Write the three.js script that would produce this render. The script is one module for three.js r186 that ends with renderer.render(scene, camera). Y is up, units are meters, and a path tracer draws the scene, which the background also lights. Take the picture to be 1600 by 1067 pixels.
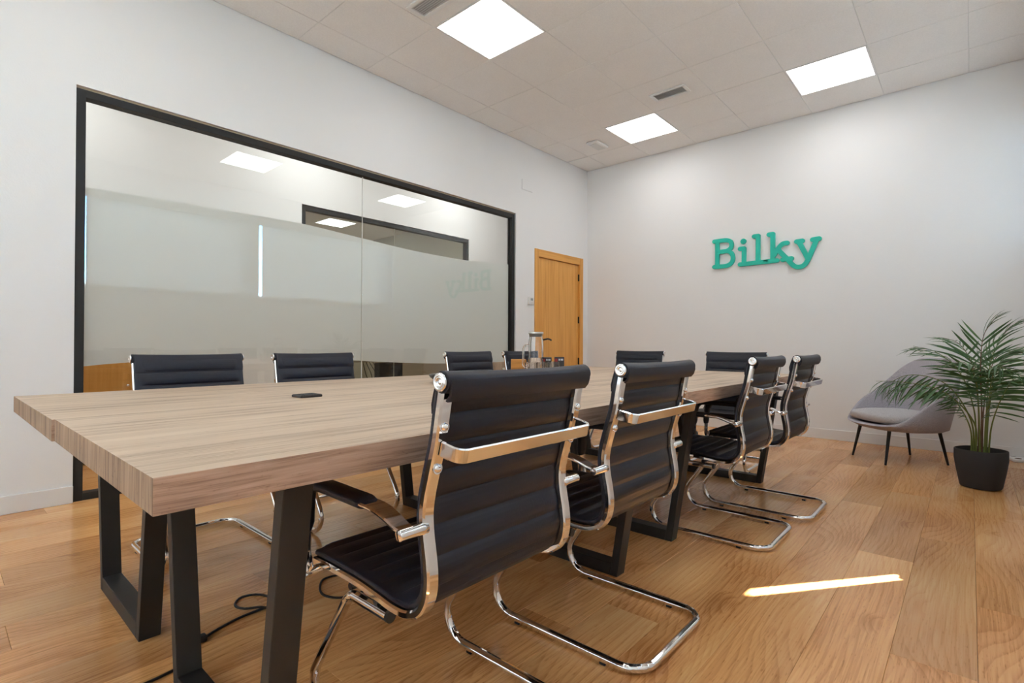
import * as THREE from 'three';
import { mergeGeometries, toCreasedNormals } from 'three/addons/utils/BufferGeometryUtils.js';
import { RoundedBoxGeometry } from 'three/addons/geometries/RoundedBoxGeometry.js';
import { RectAreaLightUniformsLib } from 'three/addons/lights/RectAreaLightUniformsLib.js';
import { Sky } from 'three/addons/objects/Sky.js';

// ------------------------------------------------------------------ camera, sky, sun, exposure
const scene = new THREE.Scene();
const camera = new THREE.PerspectiveCamera(66.79, 1600 / 1067, 0.05, 200);
camera.position.set(3.936, 0.932, 5.995);
camera.rotation.set(0.00674, 0.72479, 0.00376, 'YXZ');
scene.add(camera);
const renderer = new THREE.WebGLRenderer();
renderer.toneMapping = THREE.LinearToneMapping;
renderer.toneMappingExposure = 0.96;
renderer.shadowMap.enabled = true;
const SUN = new THREE.Vector3(0.323, 0.842, -0.431).normalize();
const sky = new Sky();
sky.name = 'sky';
sky.scale.setScalar(150);
sky.material.uniforms.turbidity.value = 2.5;
sky.material.uniforms.rayleigh.value = 1.2;
sky.material.uniforms.mieCoefficient.value = 0.004;
sky.material.uniforms.mieDirectionalG.value = 0.8;
sky.material.uniforms.sunPosition.value.copy(SUN);
scene.add(sky);
scene.backgroundIntensity = 4.0;
const sun = new THREE.DirectionalLight(0xfff4e6, 220);
sun.position.copy(SUN).multiplyScalar(12).add(new THREE.Vector3(2.2, 0, 3.5));
sun.target.position.set(2.2, 0, 3.5);
sun.castShadow = true;
Object.assign(sun.shadow.camera, { left: -9, right: 9, top: 9, bottom: -9, near: 0.5, far: 30 });
sun.shadow.mapSize.set(4096, 4096);
scene.add(sun, sun.target);
RectAreaLightUniformsLib.init();
const PANEL_GLOW = 3.0, PANEL_LIGHT = 5.5;      // radiance of the lit diffuser and of the light in front of it
const PANEL_COLOR = [1.0, 0.995, 0.985];

// ------------------------------------------------------------------ room measures (metres; corner of left and back wall at the origin)
const W = 4.38, D = 7.6, H = 3.312;
const GX = 0.328, GZ = 0.493, TILE = 0.6;       // ceiling grid offsets

// ------------------------------------------------------------------ helpers
function rng(seed) { let s = seed >>> 0; return () => { s = (s + 0x6d2b79f5) >>> 0; let t = Math.imul(s ^ (s >>> 15), 1 | s); t = (t + Math.imul(t ^ (t >>> 7), 61 | t)) ^ t; return ((t ^ (t >>> 14)) >>> 0) / 4294967296; }; }
const used = {};
const numbered = (name) => { const n = used[name] = (used[name] ?? -1) + 1; return n ? `${name}_${String(n).padStart(3, '0')}` : name; };
function partName(parent, name) { const c = parent.userCount ??= {}; const n = c[name] = (c[name] ?? -1) + 1; return n ? `${name}_${String(n).padStart(3, '0')}` : name; }
const V = (x, y, z) => new THREE.Vector3(x, y, z);
function part(parent, name, geo, mat, label) {
  const m = new THREE.Mesh(Array.isArray(geo) ? mergeGeometries(geo.map(clean)) : geo, mat);
  m.name = partName(parent, name); m.castShadow = m.receiveShadow = true;
  if (label) m.userData.label = label;
  parent.add(m); return m;
}
function sub(parent, name, label) { const g = new THREE.Group(); g.name = partName(parent, name); if (label) g.userData.label = label; parent.add(g); return g; }
function thing(name, label, category, pos = [0, 0, 0], turn = 0, group) {
  const g = new THREE.Group(); g.name = numbered(name); g.position.set(...pos); g.rotation.y = turn;
  g.userData = { label, category }; if (group) g.userData.group = group;
  scene.add(g); return g;
}
function struct(name, geo, mat) {
  const o = geo ? new THREE.Mesh(Array.isArray(geo) ? mergeGeometries(geo.map(clean)) : geo, mat) : new THREE.Group();
  o.name = numbered(name); o.userData.kind = 'structure'; o.castShadow = o.receiveShadow = true; scene.add(o); return o;
}
function clean(g) {                                              // same attributes on all pieces, so that they merge
  g = g.index ? g.toNonIndexed() : g;
  for (const k of Object.keys(g.attributes)) if (!['position', 'normal', 'uv'].includes(k)) g.deleteAttribute(k);
  if (!g.attributes.uv) g.setAttribute('uv', new THREE.BufferAttribute(new Float32Array(g.attributes.position.count * 2), 2));
  g.clearGroups(); return g;
}
function copyThing(root, label, pos, turn) {
  const c = root.clone(); c.name = numbered(root.name); c.position.set(...pos); c.rotation.y = turn; c.userData = { ...root.userData, label }; scene.add(c); return c;
}
const mv = (g, x = 0, y = 0, z = 0) => g.translate(x, y, z);
// chamfered box, centre at (x, y, z)
function cb(w, h, d, x = 0, y = 0, z = 0, r = 0.0015) { return mv(new RoundedBoxGeometry(w, h, d, 1, Math.min(r, w / 2.2, h / 2.2, d / 2.2)), x, y, z); }
// box from minimum to maximum corner
function bb(x0, y0, z0, x1, y1, z1, r = 0.0015) { return cb(x1 - x0, y1 - y0, z1 - z0, (x0 + x1) / 2, (y0 + y1) / 2, (z0 + z1) / 2, r); }
// uv in metres by the face's main direction; along = axis of the grain (texture v)
function woodUV(g, along, su = 1, sv = 1, du = 0, dv = 0) {
  if (g.index) g = g.toNonIndexed();
  const p = g.attributes.position, n = g.attributes.normal, uv = new Float32Array(p.count * 2);
  for (let t = 0; t < p.count; t += 3) {
    const a = [0, 0, 0];
    for (let k = 0; k < 3; k++) { a[0] += Math.abs(n.getX(t + k)); a[1] += Math.abs(n.getY(t + k)); a[2] += Math.abs(n.getZ(t + k)); }
    const main = a.indexOf(Math.max(...a));
    for (let k = 0; k < 3; k++) {
      const q = [p.getX(t + k), p.getY(t + k), p.getZ(t + k)];
      let v = along, u = [0, 1, 2].find((i) => i !== main && i !== v);
      if (main === along) { v = (along + 1) % 3; u = (along + 2) % 3; }
      uv[(t + k) * 2] = q[u] * su + du; uv[(t + k) * 2 + 1] = q[v] * sv + dv;
    }
  }
  g.setAttribute('uv', new THREE.BufferAttribute(uv, 2)); return g;
}
const smooth = (g, a = 0.6) => toCreasedNormals(g, a);
function gridGeometry(rows, closeU, closeV) {                     // rows[i][j] = Vector3
  const R = rows.length, C = rows[0].length, pos = [], uv = [], idx = [];
  for (let i = 0; i < R; i++) for (let j = 0; j < C; j++) { const p = rows[i][j]; pos.push(p.x, p.y, p.z); uv.push(j / (C - 1), i / (R - 1)); }
  for (let i = 0; i < (closeV ? R : R - 1); i++) for (let j = 0; j < (closeU ? C : C - 1); j++) {
    const a = i * C + j, b = i * C + (j + 1) % C, c = ((i + 1) % R) * C + (j + 1) % C, d = ((i + 1) % R) * C + j;
    idx.push(a, b, c, a, c, d);
  }
  const g = new THREE.BufferGeometry();
  g.setAttribute('position', new THREE.Float32BufferAttribute(pos, 3)); g.setAttribute('uv', new THREE.Float32BufferAttribute(uv, 2)); g.setIndex(idx);
  return { g, pos, uv, idx };
}
// sweep a closed section along frames {o, a, b}; section(i, t) -> [[a, b], ...]
function sweep(frames, section, { loop = false, caps = true, crease = 0.6 } = {}) {
  const rows = frames.map((f, i) => section(i, i / (frames.length - 1)).map(([a, b]) => f.o.clone().addScaledVector(f.a, a).addScaledVector(f.b, b)));
  const C = rows[0].length, { g, pos, uv, idx } = gridGeometry(rows, true, loop);
  if (caps && !loop) for (const [r, flip] of [[0, false], [rows.length - 1, true]]) {
    const c = rows[r].reduce((s, p) => s.add(p), V(0, 0, 0)).divideScalar(C), n = pos.length / 3;
    pos.push(c.x, c.y, c.z); uv.push(0, 0);
    for (let j = 0; j < C; j++) { const a = r * C + j, b = r * C + (j + 1) % C; flip ? idx.push(n, a, b) : idx.push(n, b, a); }
  }
  g.setAttribute('position', new THREE.Float32BufferAttribute(pos, 3)); g.setAttribute('uv', new THREE.Float32BufferAttribute(uv, 2)); g.setIndex(idx);
  return smooth(g, crease);
}
function tangents(pts, loop) { return pts.map((p, i) => { const n = pts.length, a = loop ? pts[(i + n - 1) % n] : pts[Math.max(0, i - 1)], b = loop ? pts[(i + 1) % n] : pts[Math.min(n - 1, i + 1)]; return b.clone().sub(a).normalize(); }); }
function transport(pts, loop) {
  const T = tangents(pts, loop); let u = Math.abs(T[0].y) < 0.9 ? V(0, 1, 0) : V(1, 0, 0);
  return pts.map((o, i) => { u = u.clone().addScaledVector(T[i], -u.dot(T[i])).normalize(); return { o, a: u.clone(), b: T[i].clone().cross(u) }; });
}
const ring = (r, n = 10) => Array.from({ length: n }, (_, k) => [Math.cos(k / n * 2 * Math.PI) * r, Math.sin(k / n * 2 * Math.PI) * r]);
function tube(pts, r, n = 10, o = {}) { const f = typeof r === 'function' ? r : () => r; return sweep(transport(pts, o.loop), (i, t) => ring(f(t), n), { crease: 1.2, ...o }); }
// planar band: path [[y, z]...] in the plane x = xc; section axes: a = x, b = normal in the plane
function planar(path, xc = 0) {
  const pts = path.map(([y, z]) => V(xc, y, z)), T = tangents(pts);
  return pts.map((o, i) => ({ o, a: V(1, 0, 0), b: V(1, 0, 0).cross(T[i]).normalize() }));
}
const bar = (w, t, c = Math.min(w, t) * 0.3) => [[-w / 2 + c, -t / 2], [w / 2 - c, -t / 2], [w / 2, -t / 2 + c], [w / 2, t / 2 - c], [w / 2 - c, t / 2], [-w / 2 + c, t / 2], [-w / 2, t / 2 - c], [-w / 2, -t / 2 + c]];
function spline2(pts, n) { const c = new THREE.CatmullRomCurve3(pts.map(([a, b]) => V(0, a, b)), false, 'centripetal'); return c.getSpacedPoints(n).map((p) => [p.y, p.z]); }
function spline3(pts, n) { return new THREE.CatmullRomCurve3(pts, false, 'centripetal').getSpacedPoints(n); }
function fillet(P, radii, seg = 8) {                              // polyline with rounded corners
  const out = [P[0].clone()];
  for (let i = 1; i < P.length - 1; i++) {
    const a = P[i - 1].clone().sub(P[i]).normalize(), b = P[i + 1].clone().sub(P[i]).normalize(), half = Math.acos(THREE.MathUtils.clamp(a.dot(b), -1, 1)) / 2, r = radii[i - 1], t = r / Math.tan(half);
    const c = P[i].clone().addScaledVector(a.clone().add(b).normalize(), r / Math.sin(half)), s = P[i].clone().addScaledVector(a, t).sub(c), e = P[i].clone().addScaledVector(b, t).sub(c), w = Math.acos(THREE.MathUtils.clamp(s.dot(e) / r / r, -1, 1));
    for (let k = 0; k <= seg; k++) out.push(c.clone().addScaledVector(s, Math.sin(w * (1 - k / seg)) / Math.sin(w)).addScaledVector(e, Math.sin(w * k / seg) / Math.sin(w)));
  }
  out.push(P[P.length - 1].clone()); return out;
}
const lathe = (pts, n = 32) => new THREE.LatheGeometry(pts.map(([x, y]) => new THREE.Vector2(x, y)), n);
function rodX(r, x0, x1, y, z, n = 16) { const g = new THREE.CylinderGeometry(r, r, Math.abs(x1 - x0), n); g.rotateZ(Math.PI / 2); return mv(g, (x0 + x1) / 2, y, z); }
function polyShape(pts) { return new THREE.Shape(pts.map(([x, y]) => new THREE.Vector2(x, y))); }
function extrude(shape, depth, bevel = 0, o = {}) { return new THREE.ExtrudeGeometry(shape, { depth: depth - 2 * bevel, bevelEnabled: bevel > 0, bevelSize: bevel, bevelThickness: bevel, bevelOffset: -bevel, bevelSegments: 1, ...o }).translate(0, 0, bevel); }

// ------------------------------------------------------------------ textures
function noise(seed, px, py) {                                    // value noise that repeats after px by py cells
  const r = rng(seed), v = new Float32Array(px * py).map(() => r());
  return (x, y) => {
    x = ((x % px) + px) % px; y = ((y % py) + py) % py;
    const i = Math.floor(x), j = Math.floor(y), fx = x - i, fy = y - j, sx = fx * fx * (3 - 2 * fx), sy = fy * fy * (3 - 2 * fy), i1 = (i + 1) % px, j1 = (j + 1) % py;
    const a = v[j * px + i], b = v[j * px + i1], c = v[j1 * px + i], d = v[j1 * px + i1];
    return a + (b - a) * sx + (c - a) * sy + (a - b - c + d) * sx * sy;
  };
}
function texture(w, h, fn, srgb = true) {
  const data = new Uint8Array(w * h * 4);
  for (let j = 0; j < h; j++) for (let i = 0; i < w; i++) { const c = fn(i / w, j / h), k = (j * w + i) * 4; data[k] = c[0]; data[k + 1] = c[1]; data[k + 2] = c[2]; data[k + 3] = 255; }
  const t = new THREE.DataTexture(data, w, h); t.wrapS = t.wrapT = THREE.RepeatWrapping; t.magFilter = THREE.LinearFilter; t.minFilter = THREE.LinearMipmapLinearFilter; t.generateMipmaps = true;
  if (srgb) t.colorSpace = THREE.SRGBColorSpace; t.needsUpdate = true; return t;
}
const lerp = (a, b, t) => a + (b - a) * t, clamp = THREE.MathUtils.clamp;
const mix3 = (a, b, t) => [lerp(a[0], b[0], t), lerp(a[1], b[1], t), lerp(a[2], b[2], t)];
function oakTexture(seed, w, h, dark, mid, light) {               // flat-sawn oak, grain along v
  const big = noise(seed, 4, 3), warp = noise(seed + 1, 8, 5), fine = noise(seed + 2, 256, 14), pore = noise(seed + 3, 400, 60), patch = noise(seed + 4, 5, 4), knot = noise(seed + 5, 5, 7), fib = noise(seed + 6, 90, 9);
  return texture(w, h, (u, v) => {
    const k = Math.max(0, knot(u * 5, v * 7) - 0.8) * 5, r = u * 9 + big(u * 4, v * 3) * 2.6 + warp(u * 8, v * 5) * 0.5 + fib(u * 90, v * 9) * 0.03 + k * 0.5;
    const ringy = r * 3.4 - Math.floor(r * 3.4), band = Math.pow(ringy, 3) * (1 - Math.pow(ringy, 24));
    let t = 0.64 - 0.3 * band + 0.34 * (fine(u * 256, v * 14) - 0.5) + 0.62 * (patch(u * 5, v * 4) - 0.5);
    const p = pore(u * 400, v * 60); if (p > 0.78) t -= (p - 0.78) * 1.5;
    t -= k * 0.35; t = clamp(t, 0, 1);
    return t < 0.5 ? mix3(dark, mid, t * 2) : mix3(mid, light, t * 2 - 1);
  });
}
const floorTex = [oakTexture(11, 1024, 1024, [180, 121, 70], [224, 166, 108], [240, 192, 136]), oakTexture(47, 1024, 1024, [172, 113, 64], [218, 159, 102], [236, 186, 128])];
// straight-grained pale laminate, grain along v
function striaTexture(seed, w, h, a, b, c, stretch) {
  const s1 = noise(seed, 14, 3), s2 = noise(seed + 1, 46, 4), s3 = noise(seed + 2, 240, 10), s4 = noise(seed + 3, 90, 160), w1 = noise(seed + 4, 6, 6);
  return texture(w, h, (u, v) => {
    const uu = u + (w1(u * 6, v * 6) - 0.5) * 0.012;
    let t = 0.54 + 0.3 * (s1(uu * 14, v * 3) - 0.5) + 0.56 * (s2(uu * 46, v * 4 * stretch) - 0.5) + 0.34 * (s3(uu * 240, v * 10 * stretch) - 0.5);
    const p = s4(uu * 90, v * 160); if (p > 0.86) t -= (p - 0.86) * 1.6;
    t = clamp(t, 0, 1); return t < 0.5 ? mix3(a, b, t * 2) : mix3(b, c, t * 2 - 1);
  });
}
const tableTex = striaTexture(5, 1024, 1024, [146, 120, 98], [196, 171, 147], [212, 190, 167], 2);
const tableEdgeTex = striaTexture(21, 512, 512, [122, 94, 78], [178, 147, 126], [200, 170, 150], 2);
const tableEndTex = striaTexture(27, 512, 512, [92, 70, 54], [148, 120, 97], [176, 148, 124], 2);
const doorTex = striaTexture(33, 512, 512, [204, 138, 60], [226, 162, 80], [236, 174, 92], 1);
const fabricTex = (() => { const n = noise(3, 256, 256); return texture(256, 256, (u, v) => { const c = 150 + 70 * n(u * 256, v * 256) + 12 * Math.sin(u * 256 * Math.PI) * Math.sin(v * 256 * Math.PI); return [c, c, c]; }); })();
const grainBump = (() => { const n = noise(8, 128, 128), m = noise(9, 32, 32); return texture(256, 256, (u, v) => { const c = 160 * n(u * 128, v * 128) + 80 * m(u * 32, v * 32); return [c, c, c]; }, false); })();
const tileTex = (() => { const n = noise(61, 128, 128), m = noise(62, 6, 6); return texture(256, 256, (u, v) => { const c = 246 + 8 * (n(u * 128, v * 128) - 0.5) + 2 * (m(u * 6, v * 6) - 0.5); return [c, c - 2, c - 4]; }); })();
const wallBump = (() => { const n = noise(71, 200, 200), m = noise(72, 50, 50); return texture(512, 512, (u, v) => { const c = 128 + 90 * (n(u * 200, v * 200) - 0.5) + 60 * (m(u * 50, v * 50) - 0.5); return [c, c, c]; }, false); })();

// ------------------------------------------------------------------ materials
const std = (color, roughness, o = {}) => new THREE.MeshStandardMaterial({ color: Array.isArray(color) ? new THREE.Color().setRGB(...color) : color, roughness, ...o });
const phys = (color, roughness, o = {}) => new THREE.MeshPhysicalMaterial({ color: Array.isArray(color) ? new THREE.Color().setRGB(...color) : color, roughness, ...o });
wallBump.repeat.set(1, 1);
const M = {
  wall: std([0.87, 0.865, 0.86], 0.85, { bumpMap: wallBump, bumpScale: 0.0006 }),
  white: std([0.82, 0.81, 0.80], 0.5),
  tile: std([0.96, 0.945, 0.93], 0.95, { map: tileTex }),
  runner: std([0.80, 0.78, 0.75], 0.6),
  gap: std([0.03, 0.028, 0.026], 0.9),
  reveal: std([0.32, 0.25, 0.18], 0.8),
  blackMetal: std([0.008, 0.008, 0.008], 0.6),
  legMetal: std([0.016, 0.0155, 0.016], 0.5, { bumpMap: grainBump, bumpScale: 0.00012 }),
  chrome: std([0.86, 0.85, 0.84], 0.07, { metalness: 1 }),
  steel: std([0.62, 0.61, 0.60], 0.3, { metalness: 1 }),
  leather: phys([0.0125, 0.014, 0.024], 0.44, { bumpMap: grainBump, bumpScale: 0.0002, specularIntensity: 0.8 }),
  rubber: std([0.012, 0.012, 0.012], 0.6),
  plastic: std([0.02, 0.02, 0.021], 0.35),
  glass: phys([0.92, 0.94, 0.93], 0.0, { transmission: 1, thickness: 0, ior: 1.52 }),
  film: phys([0.84, 0.855, 0.84], 1.0, { transmission: 0.55, thickness: 0, ior: 1.45, specularIntensity: 0.3 }),
  clear: phys([1, 1, 1], 0.0, { transmission: 1, thickness: 0.003, ior: 1.47 }),
  blind: phys([0.76, 0.765, 0.765], 1.0, { transmission: 0.22, thickness: 0, specularIntensity: 0.2 }),
  creamBlind: phys([0.88, 0.795, 0.73], 1.0, { transmission: 0.5, thickness: 0, specularIntensity: 0.2 }),
  door: std([1, 1, 1], 0.42, { map: doorTex }),
  tableTop: std([1, 1, 1], 0.5, { map: tableTex, bumpMap: tableTex, bumpScale: 0.0004 }),
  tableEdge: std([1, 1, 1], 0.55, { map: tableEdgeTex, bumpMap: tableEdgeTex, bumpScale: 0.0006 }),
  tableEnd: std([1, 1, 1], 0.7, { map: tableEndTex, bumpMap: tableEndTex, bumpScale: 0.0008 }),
  teal: std([0.010, 0.52, 0.39], 0.5),
  fabric: std([0.86, 0.80, 0.88], 0.95, { map: fabricTex, bumpMap: fabricTex, bumpScale: 0.0006 }),
  fabricLight: std([0.98, 0.93, 0.95], 0.95, { map: fabricTex, bumpMap: fabricTex, bumpScale: 0.0006 }),
  pot: std([0.024, 0.023, 0.026], 0.7, { bumpMap: grainBump, bumpScale: 0.0003 }),
  soil: std([0.03, 0.02, 0.012], 1, { bumpMap: grainBump, bumpScale: 0.006 }),
  stem: std([0.14, 0.17, 0.035], 0.6), stemRed: std([0.13, 0.06, 0.03], 0.6),
  leaf: [[0.05, 0.13, 0.035], [0.07, 0.17, 0.05], [0.10, 0.21, 0.08]].map((c) => phys(c, 0.42, { transmission: 0.3, thickness: 0 })),
  box: std([1.0, 0.58, 0.16], 0.55, { map: tableTex }),
  card: std([0.045, 0.042, 0.042], 0.6),
  print: std([0.75, 0.75, 0.75], 0.6), red: std([0.4, 0.03, 0.03], 0.6),
  taupe: std([0.30, 0.25, 0.17], 0.6), beige: std([0.42, 0.34, 0.25], 0.6), olive: std([0.62, 0.60, 0.48], 0.8),
  brown: std([0.1, 0.05, 0.02], 0.8), screen: std([0.01, 0.01, 0.012], 0.15),
};
const floorMats = [];
for (const map of floorTex) for (const k of [0.82, 0.92, 0.99, 1.05]) floorMats.push(std([k, k * 0.975, k * 0.945], 0.23, { map, bumpMap: map, bumpScale: 0.00015 }));

// ------------------------------------------------------------------ floor: laminate planks, each its own piece
const floor = struct('floor');
part(floor, 'subfloor', bb(-6.6, -0.16, -1.6, W + 0.3, -0.0085, D + 0.3), M.gap);
{
  const r = rng(7), PW = 0.2, PL = 1.285, gap = 0.0007, shapes = new Map();
  const plank = (w, l, k) => {
    const key = w.toFixed(3) + l.toFixed(3) + k; if (shapes.has(key)) return shapes.get(key);
    const c = 0.0008, x = w / 2 - gap / 2, z = l / 2 - gap / 2, t = 0.008, P = [], q = (a, b, cc, d) => P.push(...a, ...b, ...cc, ...a, ...cc, ...d);
    const T = [[-x + c, 0, -z + c], [-x + c, 0, z - c], [x - c, 0, z - c], [x - c, 0, -z + c]], B = [[-x, -c, -z], [-x, -c, z], [x, -c, z], [x, -c, -z]], U = B.map(([a, , b]) => [a, -t, b]);
    q(...T); for (let i = 0; i < 4; i++) { const j = (i + 1) % 4; q(T[j], T[i], B[i], B[j]); q(B[j], B[i], U[i], U[j]); }
    const g = new THREE.BufferGeometry(); g.setAttribute('position', new THREE.Float32BufferAttribute(P, 3)); g.computeVertexNormals();
    const uv = []; for (let i = 0; i < P.length; i += 3) uv.push(P[i] / 0.8 + k * 0.253, P[i + 2] / 1.7 + k * 0.37); g.setAttribute('uv', new THREE.Float32BufferAttribute(uv, 2));
    shapes.set(key, g); return g;
  };
  for (let i = -1; i < 22; i++) {
    const x0 = Math.max(0.0, 0.15 + PW * i), x1 = Math.min(W, 0.15 + PW * (i + 1)); if (x1 - x0 < 0.02) continue;
    let z = -((i * 0.417 + r() * 0.3) % PL + PL) % PL;
    if (Math.abs(0.15 + PW * i - 1.75) < 0.01) z = 5.11 - PL * 4;
    for (; z < D; z += PL) {
      const a = Math.max(0, z), b = Math.min(D, z + PL); if (b - a < 0.02) continue;
      const m = part(floor, 'plank', plank(x1 - x0, b - a, Math.floor(r() * 7)), floorMats[Math.floor(r() * floorMats.length)]);
      m.position.set((x0 + x1) / 2, 0, (a + b) / 2);
    }
  }
}
// ------------------------------------------------------------------ walls
function wallLeft(name, x0, x1, z0, z1, holes, mat = M.wall) {      // wall in the y-z plane with openings [z0, z1, y0, y1]
  const low = holes.filter((h) => h[2] <= 0).sort((a, b) => b[1] - a[1]), notch = low.flatMap(([a, b, , d]) => [[-b, 0], [-b, d], [-a, d], [-a, 0]]);
  const s = polyShape([[-z1, 0], ...notch, [-z0, 0], [-z0, H + 0.25], [-z1, H + 0.25]]);
  for (const [a, b, c, d] of holes.filter((h) => h[2] > 0)) s.holes.push(new THREE.Path([[-b, c], [-b, d], [-a, d], [-a, c]].map(([p, q]) => new THREE.Vector2(p, q))));
  const g = new THREE.ExtrudeGeometry(s, { depth: x1 - x0, bevelEnabled: false }); g.rotateY(Math.PI / 2); g.translate(x0, 0, 0);   // shape x = -z
  return struct(name, woodUV(g, 1), mat);
}
const GZ0 = 1.488, GZ1 = 5.424, GY = 2.457;                         // glazed opening
wallLeft('wall_left', -0.12, 0, 0, D, [[GZ0, GZ1, -0.02, GY], [0.155, 1.11, -0.02, 2.065]]);
struct('wall_back', woodUV(bb(-0.12, 0, -0.14, W + 0.2, H + 0.25, 0, 0.0001), 1), M.wall);
const FX0 = 0.7, FX1 = 3.9, FY0 = 0.5, FY1 = 2.85;                 // window behind the camera
{
  const s = polyShape([[-0.12, 0], [W + 0.2, 0], [W + 0.2, H + 0.25], [-0.12, H + 0.25]]);
  s.holes.push(new THREE.Path([[FX0, FY0], [FX0, FY1], [FX1, FY1], [FX1, FY0]].map(([p, q]) => new THREE.Vector2(p, q))));
  struct('wall_front', woodUV(new THREE.ExtrudeGeometry(s, { depth: 0.14, bevelEnabled: false }).translate(0, 0, D), 1), M.wall);
  const t = struct('window_5'), z = D + 0.05;
  for (const g of [bb(FX0, FY0, z, FX0 + 0.06, FY1, z + 0.05), bb(FX1 - 0.06, FY0, z, FX1, FY1, z + 0.05), bb(FX0 + 0.06, FY0, z, FX1 - 0.06, FY0 + 0.06, z + 0.05), bb(FX0 + 0.06, FY1 - 0.06, z, FX1 - 0.06, FY1, z + 0.05), bb(2.27, FY0 + 0.06, z, 2.33, FY1 - 0.06, z + 0.05)]) part(t, 'frame', g, M.white);
  const q = thing('roller_blind', 'wide cream roller blind on the window behind the camera', 'blind', [0, 0, D - 0.012], 0, 'roller blinds at the windows');
  part(q, 'cassette', bb(FX0 - 0.04, FY1 - 0.02, -0.045, FX1 + 0.04, FY1 + 0.07, 0.011, 0.008), M.white);
  part(q, 'screen', bb(FX0 - 0.03, FY0 - 0.02, -0.004, FX1 + 0.03, FY1 + 0.01, -0.003, 0.0002), M.creamBlind); part(q, 'bottom_bar', bb(FX0 - 0.03, FY0 - 0.04, -0.01, FX1 + 0.03, FY0 - 0.016, 0.003, 0.003), M.white);
  for (const [a, b] of [[FX0 + 0.06, 2.27], [2.33, FX1 - 0.06]]) part(t, 'pane', bb(a, FY0 + 0.06, z + 0.02, b, FY1 - 0.06, z + 0.026, 0.0005), M.glass);
}
const WY0 = 1.67, WY1 = 2.97, WIN = [[0.06, 2.53], [2.70, 4.71], [4.88, 7.4]];
wallLeft('wall_right', W, W + 0.06, 0, D, WIN.map(([a, b]) => [a, b, WY0, WY1]));
// baseboards
const base = (name, ...boxes) => struct(name, boxes.map((b) => bb(...b, 0.003)), M.white);
base('baseboard_left', [0, 0, GZ1, 0.014, 0.1, D], [0, 0, 1.15, 0.014, 0.1, GZ0 - 0.002], [0, 0, 0, 0.014, 0.1, 0.114]);
base('baseboard_back', [0.014, 0, 0, W - 0.014, 0.1, 0.014]);
base('baseboard_right', [W - 0.014, 0, 0, W, 0.1, D]);
base('baseboard_front', [0.014, 0, D - 0.014, W - 0.014, 0.1, D]);

// ------------------------------------------------------------------ ceiling: tiles of 60 cm on a grid
const ceiling = struct('ceiling');
part(ceiling, 'slab', bb(-6.6, H + 0.25, -1.6, W + 0.3, H + 0.4, D + 0.3), M.white);
const xs = [0.005], zs = [0.005]; for (let x = GX; x < W; x += TILE) xs.push(x); xs.push(W); for (let z = GZ; z < D; z += TILE) zs.push(z); zs.push(D);
const LIGHTS = [[0.928, 2.893], [0.928, 0.493], [2.728, 0.493], [2.728, 2.893], [0.928, 5.293], [2.728, 5.293]];
{
  const r = rng(5), shapes = new Map();
  const tile = (w, d, k) => { const key = w.toFixed(3) + d.toFixed(3) + k; if (!shapes.has(key)) shapes.set(key, woodUV(bb(-w / 2, 0, -d / 2, w / 2, 0.014, d / 2, 0.0025), 2, 1.6, 1.6, k * 0.31, k * 0.17)); return shapes.get(key); };
  for (let i = 0; i < xs.length - 1; i++) for (let j = 0; j < zs.length - 1; j++) {
    if (LIGHTS.some(([a, b]) => Math.abs(a - xs[i]) < 0.01 && Math.abs(b - zs[j]) < 0.01)) continue;
    const open = i === 0 && j === 0 ? 0.012 : 0;                     // one ill-fitting tile leaves a dark slit
    const w = xs[i + 1] - xs[i] - 0.004, d = zs[j + 1] - zs[j] - 0.004 - open;
    const m = part(ceiling, 'tile', tile(w, d, Math.floor(r() * 4)), M.tile);
    m.position.set((xs[i] + xs[i + 1]) / 2, H - (r() - 0.5) * 0.0016, (zs[j] + zs[j + 1]) / 2 - open / 2);
  }
  for (const x of xs.slice(1, -1)) part(ceiling, 'grid_runner', bb(x - 0.011, H + 0.0035, 0.005, x + 0.011, H + 0.03, D, 0.0005), M.runner);
  for (const z of zs.slice(1, -1)) part(ceiling, 'grid_runner', bb(z === zs[1] ? 0.33 : 0.005, H + 0.003, z - 0.011, W, H + 0.03, z + 0.011, 0.0005), M.runner);
  for (const g of [bb(0, H + 0.016, 0, 0.03, H + 0.02, D), bb(0.03, H + 0.016, 0, W, H + 0.02, 0.03)]) part(ceiling, 'shadow_gap', g, M.gap);
}
// ------------------------------------------------------------------ ceiling lights
function panelLight(x, z, label, k = 1, y = H, group = 'square ceiling light panels') {
  const t = thing('ceiling_light', label, 'light', [x + 0.3, y, z + 0.3], 0, group);
  const s = 0.297, f = 0.012;
  part(t, 'frame', [bb(-s, -0.003, -s, s, 0.012, -s + f, 0.001), bb(-s, -0.003, s - f, s, 0.012, s, 0.001), bb(-s, -0.003, -s + f, -s + f, 0.012, s - f, 0.001), bb(s - f, -0.003, -s + f, s, 0.012, s - f, 0.001)], M.white);
  part(t, 'diffuser', bb(-s + f, 0, -s + f, s - f, 0.008, s - f, 0.0005), new THREE.MeshStandardMaterial({ color: 0xffffff, roughness: 0.6, emissive: new THREE.Color().setRGB(...PANEL_COLOR), emissiveIntensity: PANEL_GLOW * Math.min(1, k * 2) }));
  const l = new THREE.RectAreaLight(new THREE.Color().setRGB(...PANEL_COLOR), PANEL_LIGHT * k, 2 * (s - f), 2 * (s - f));
  l.name = 'panel_light'; l.position.set(0, -0.0045, 0); l.rotation.x = -Math.PI / 2; t.add(l);
  return t;
}
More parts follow.
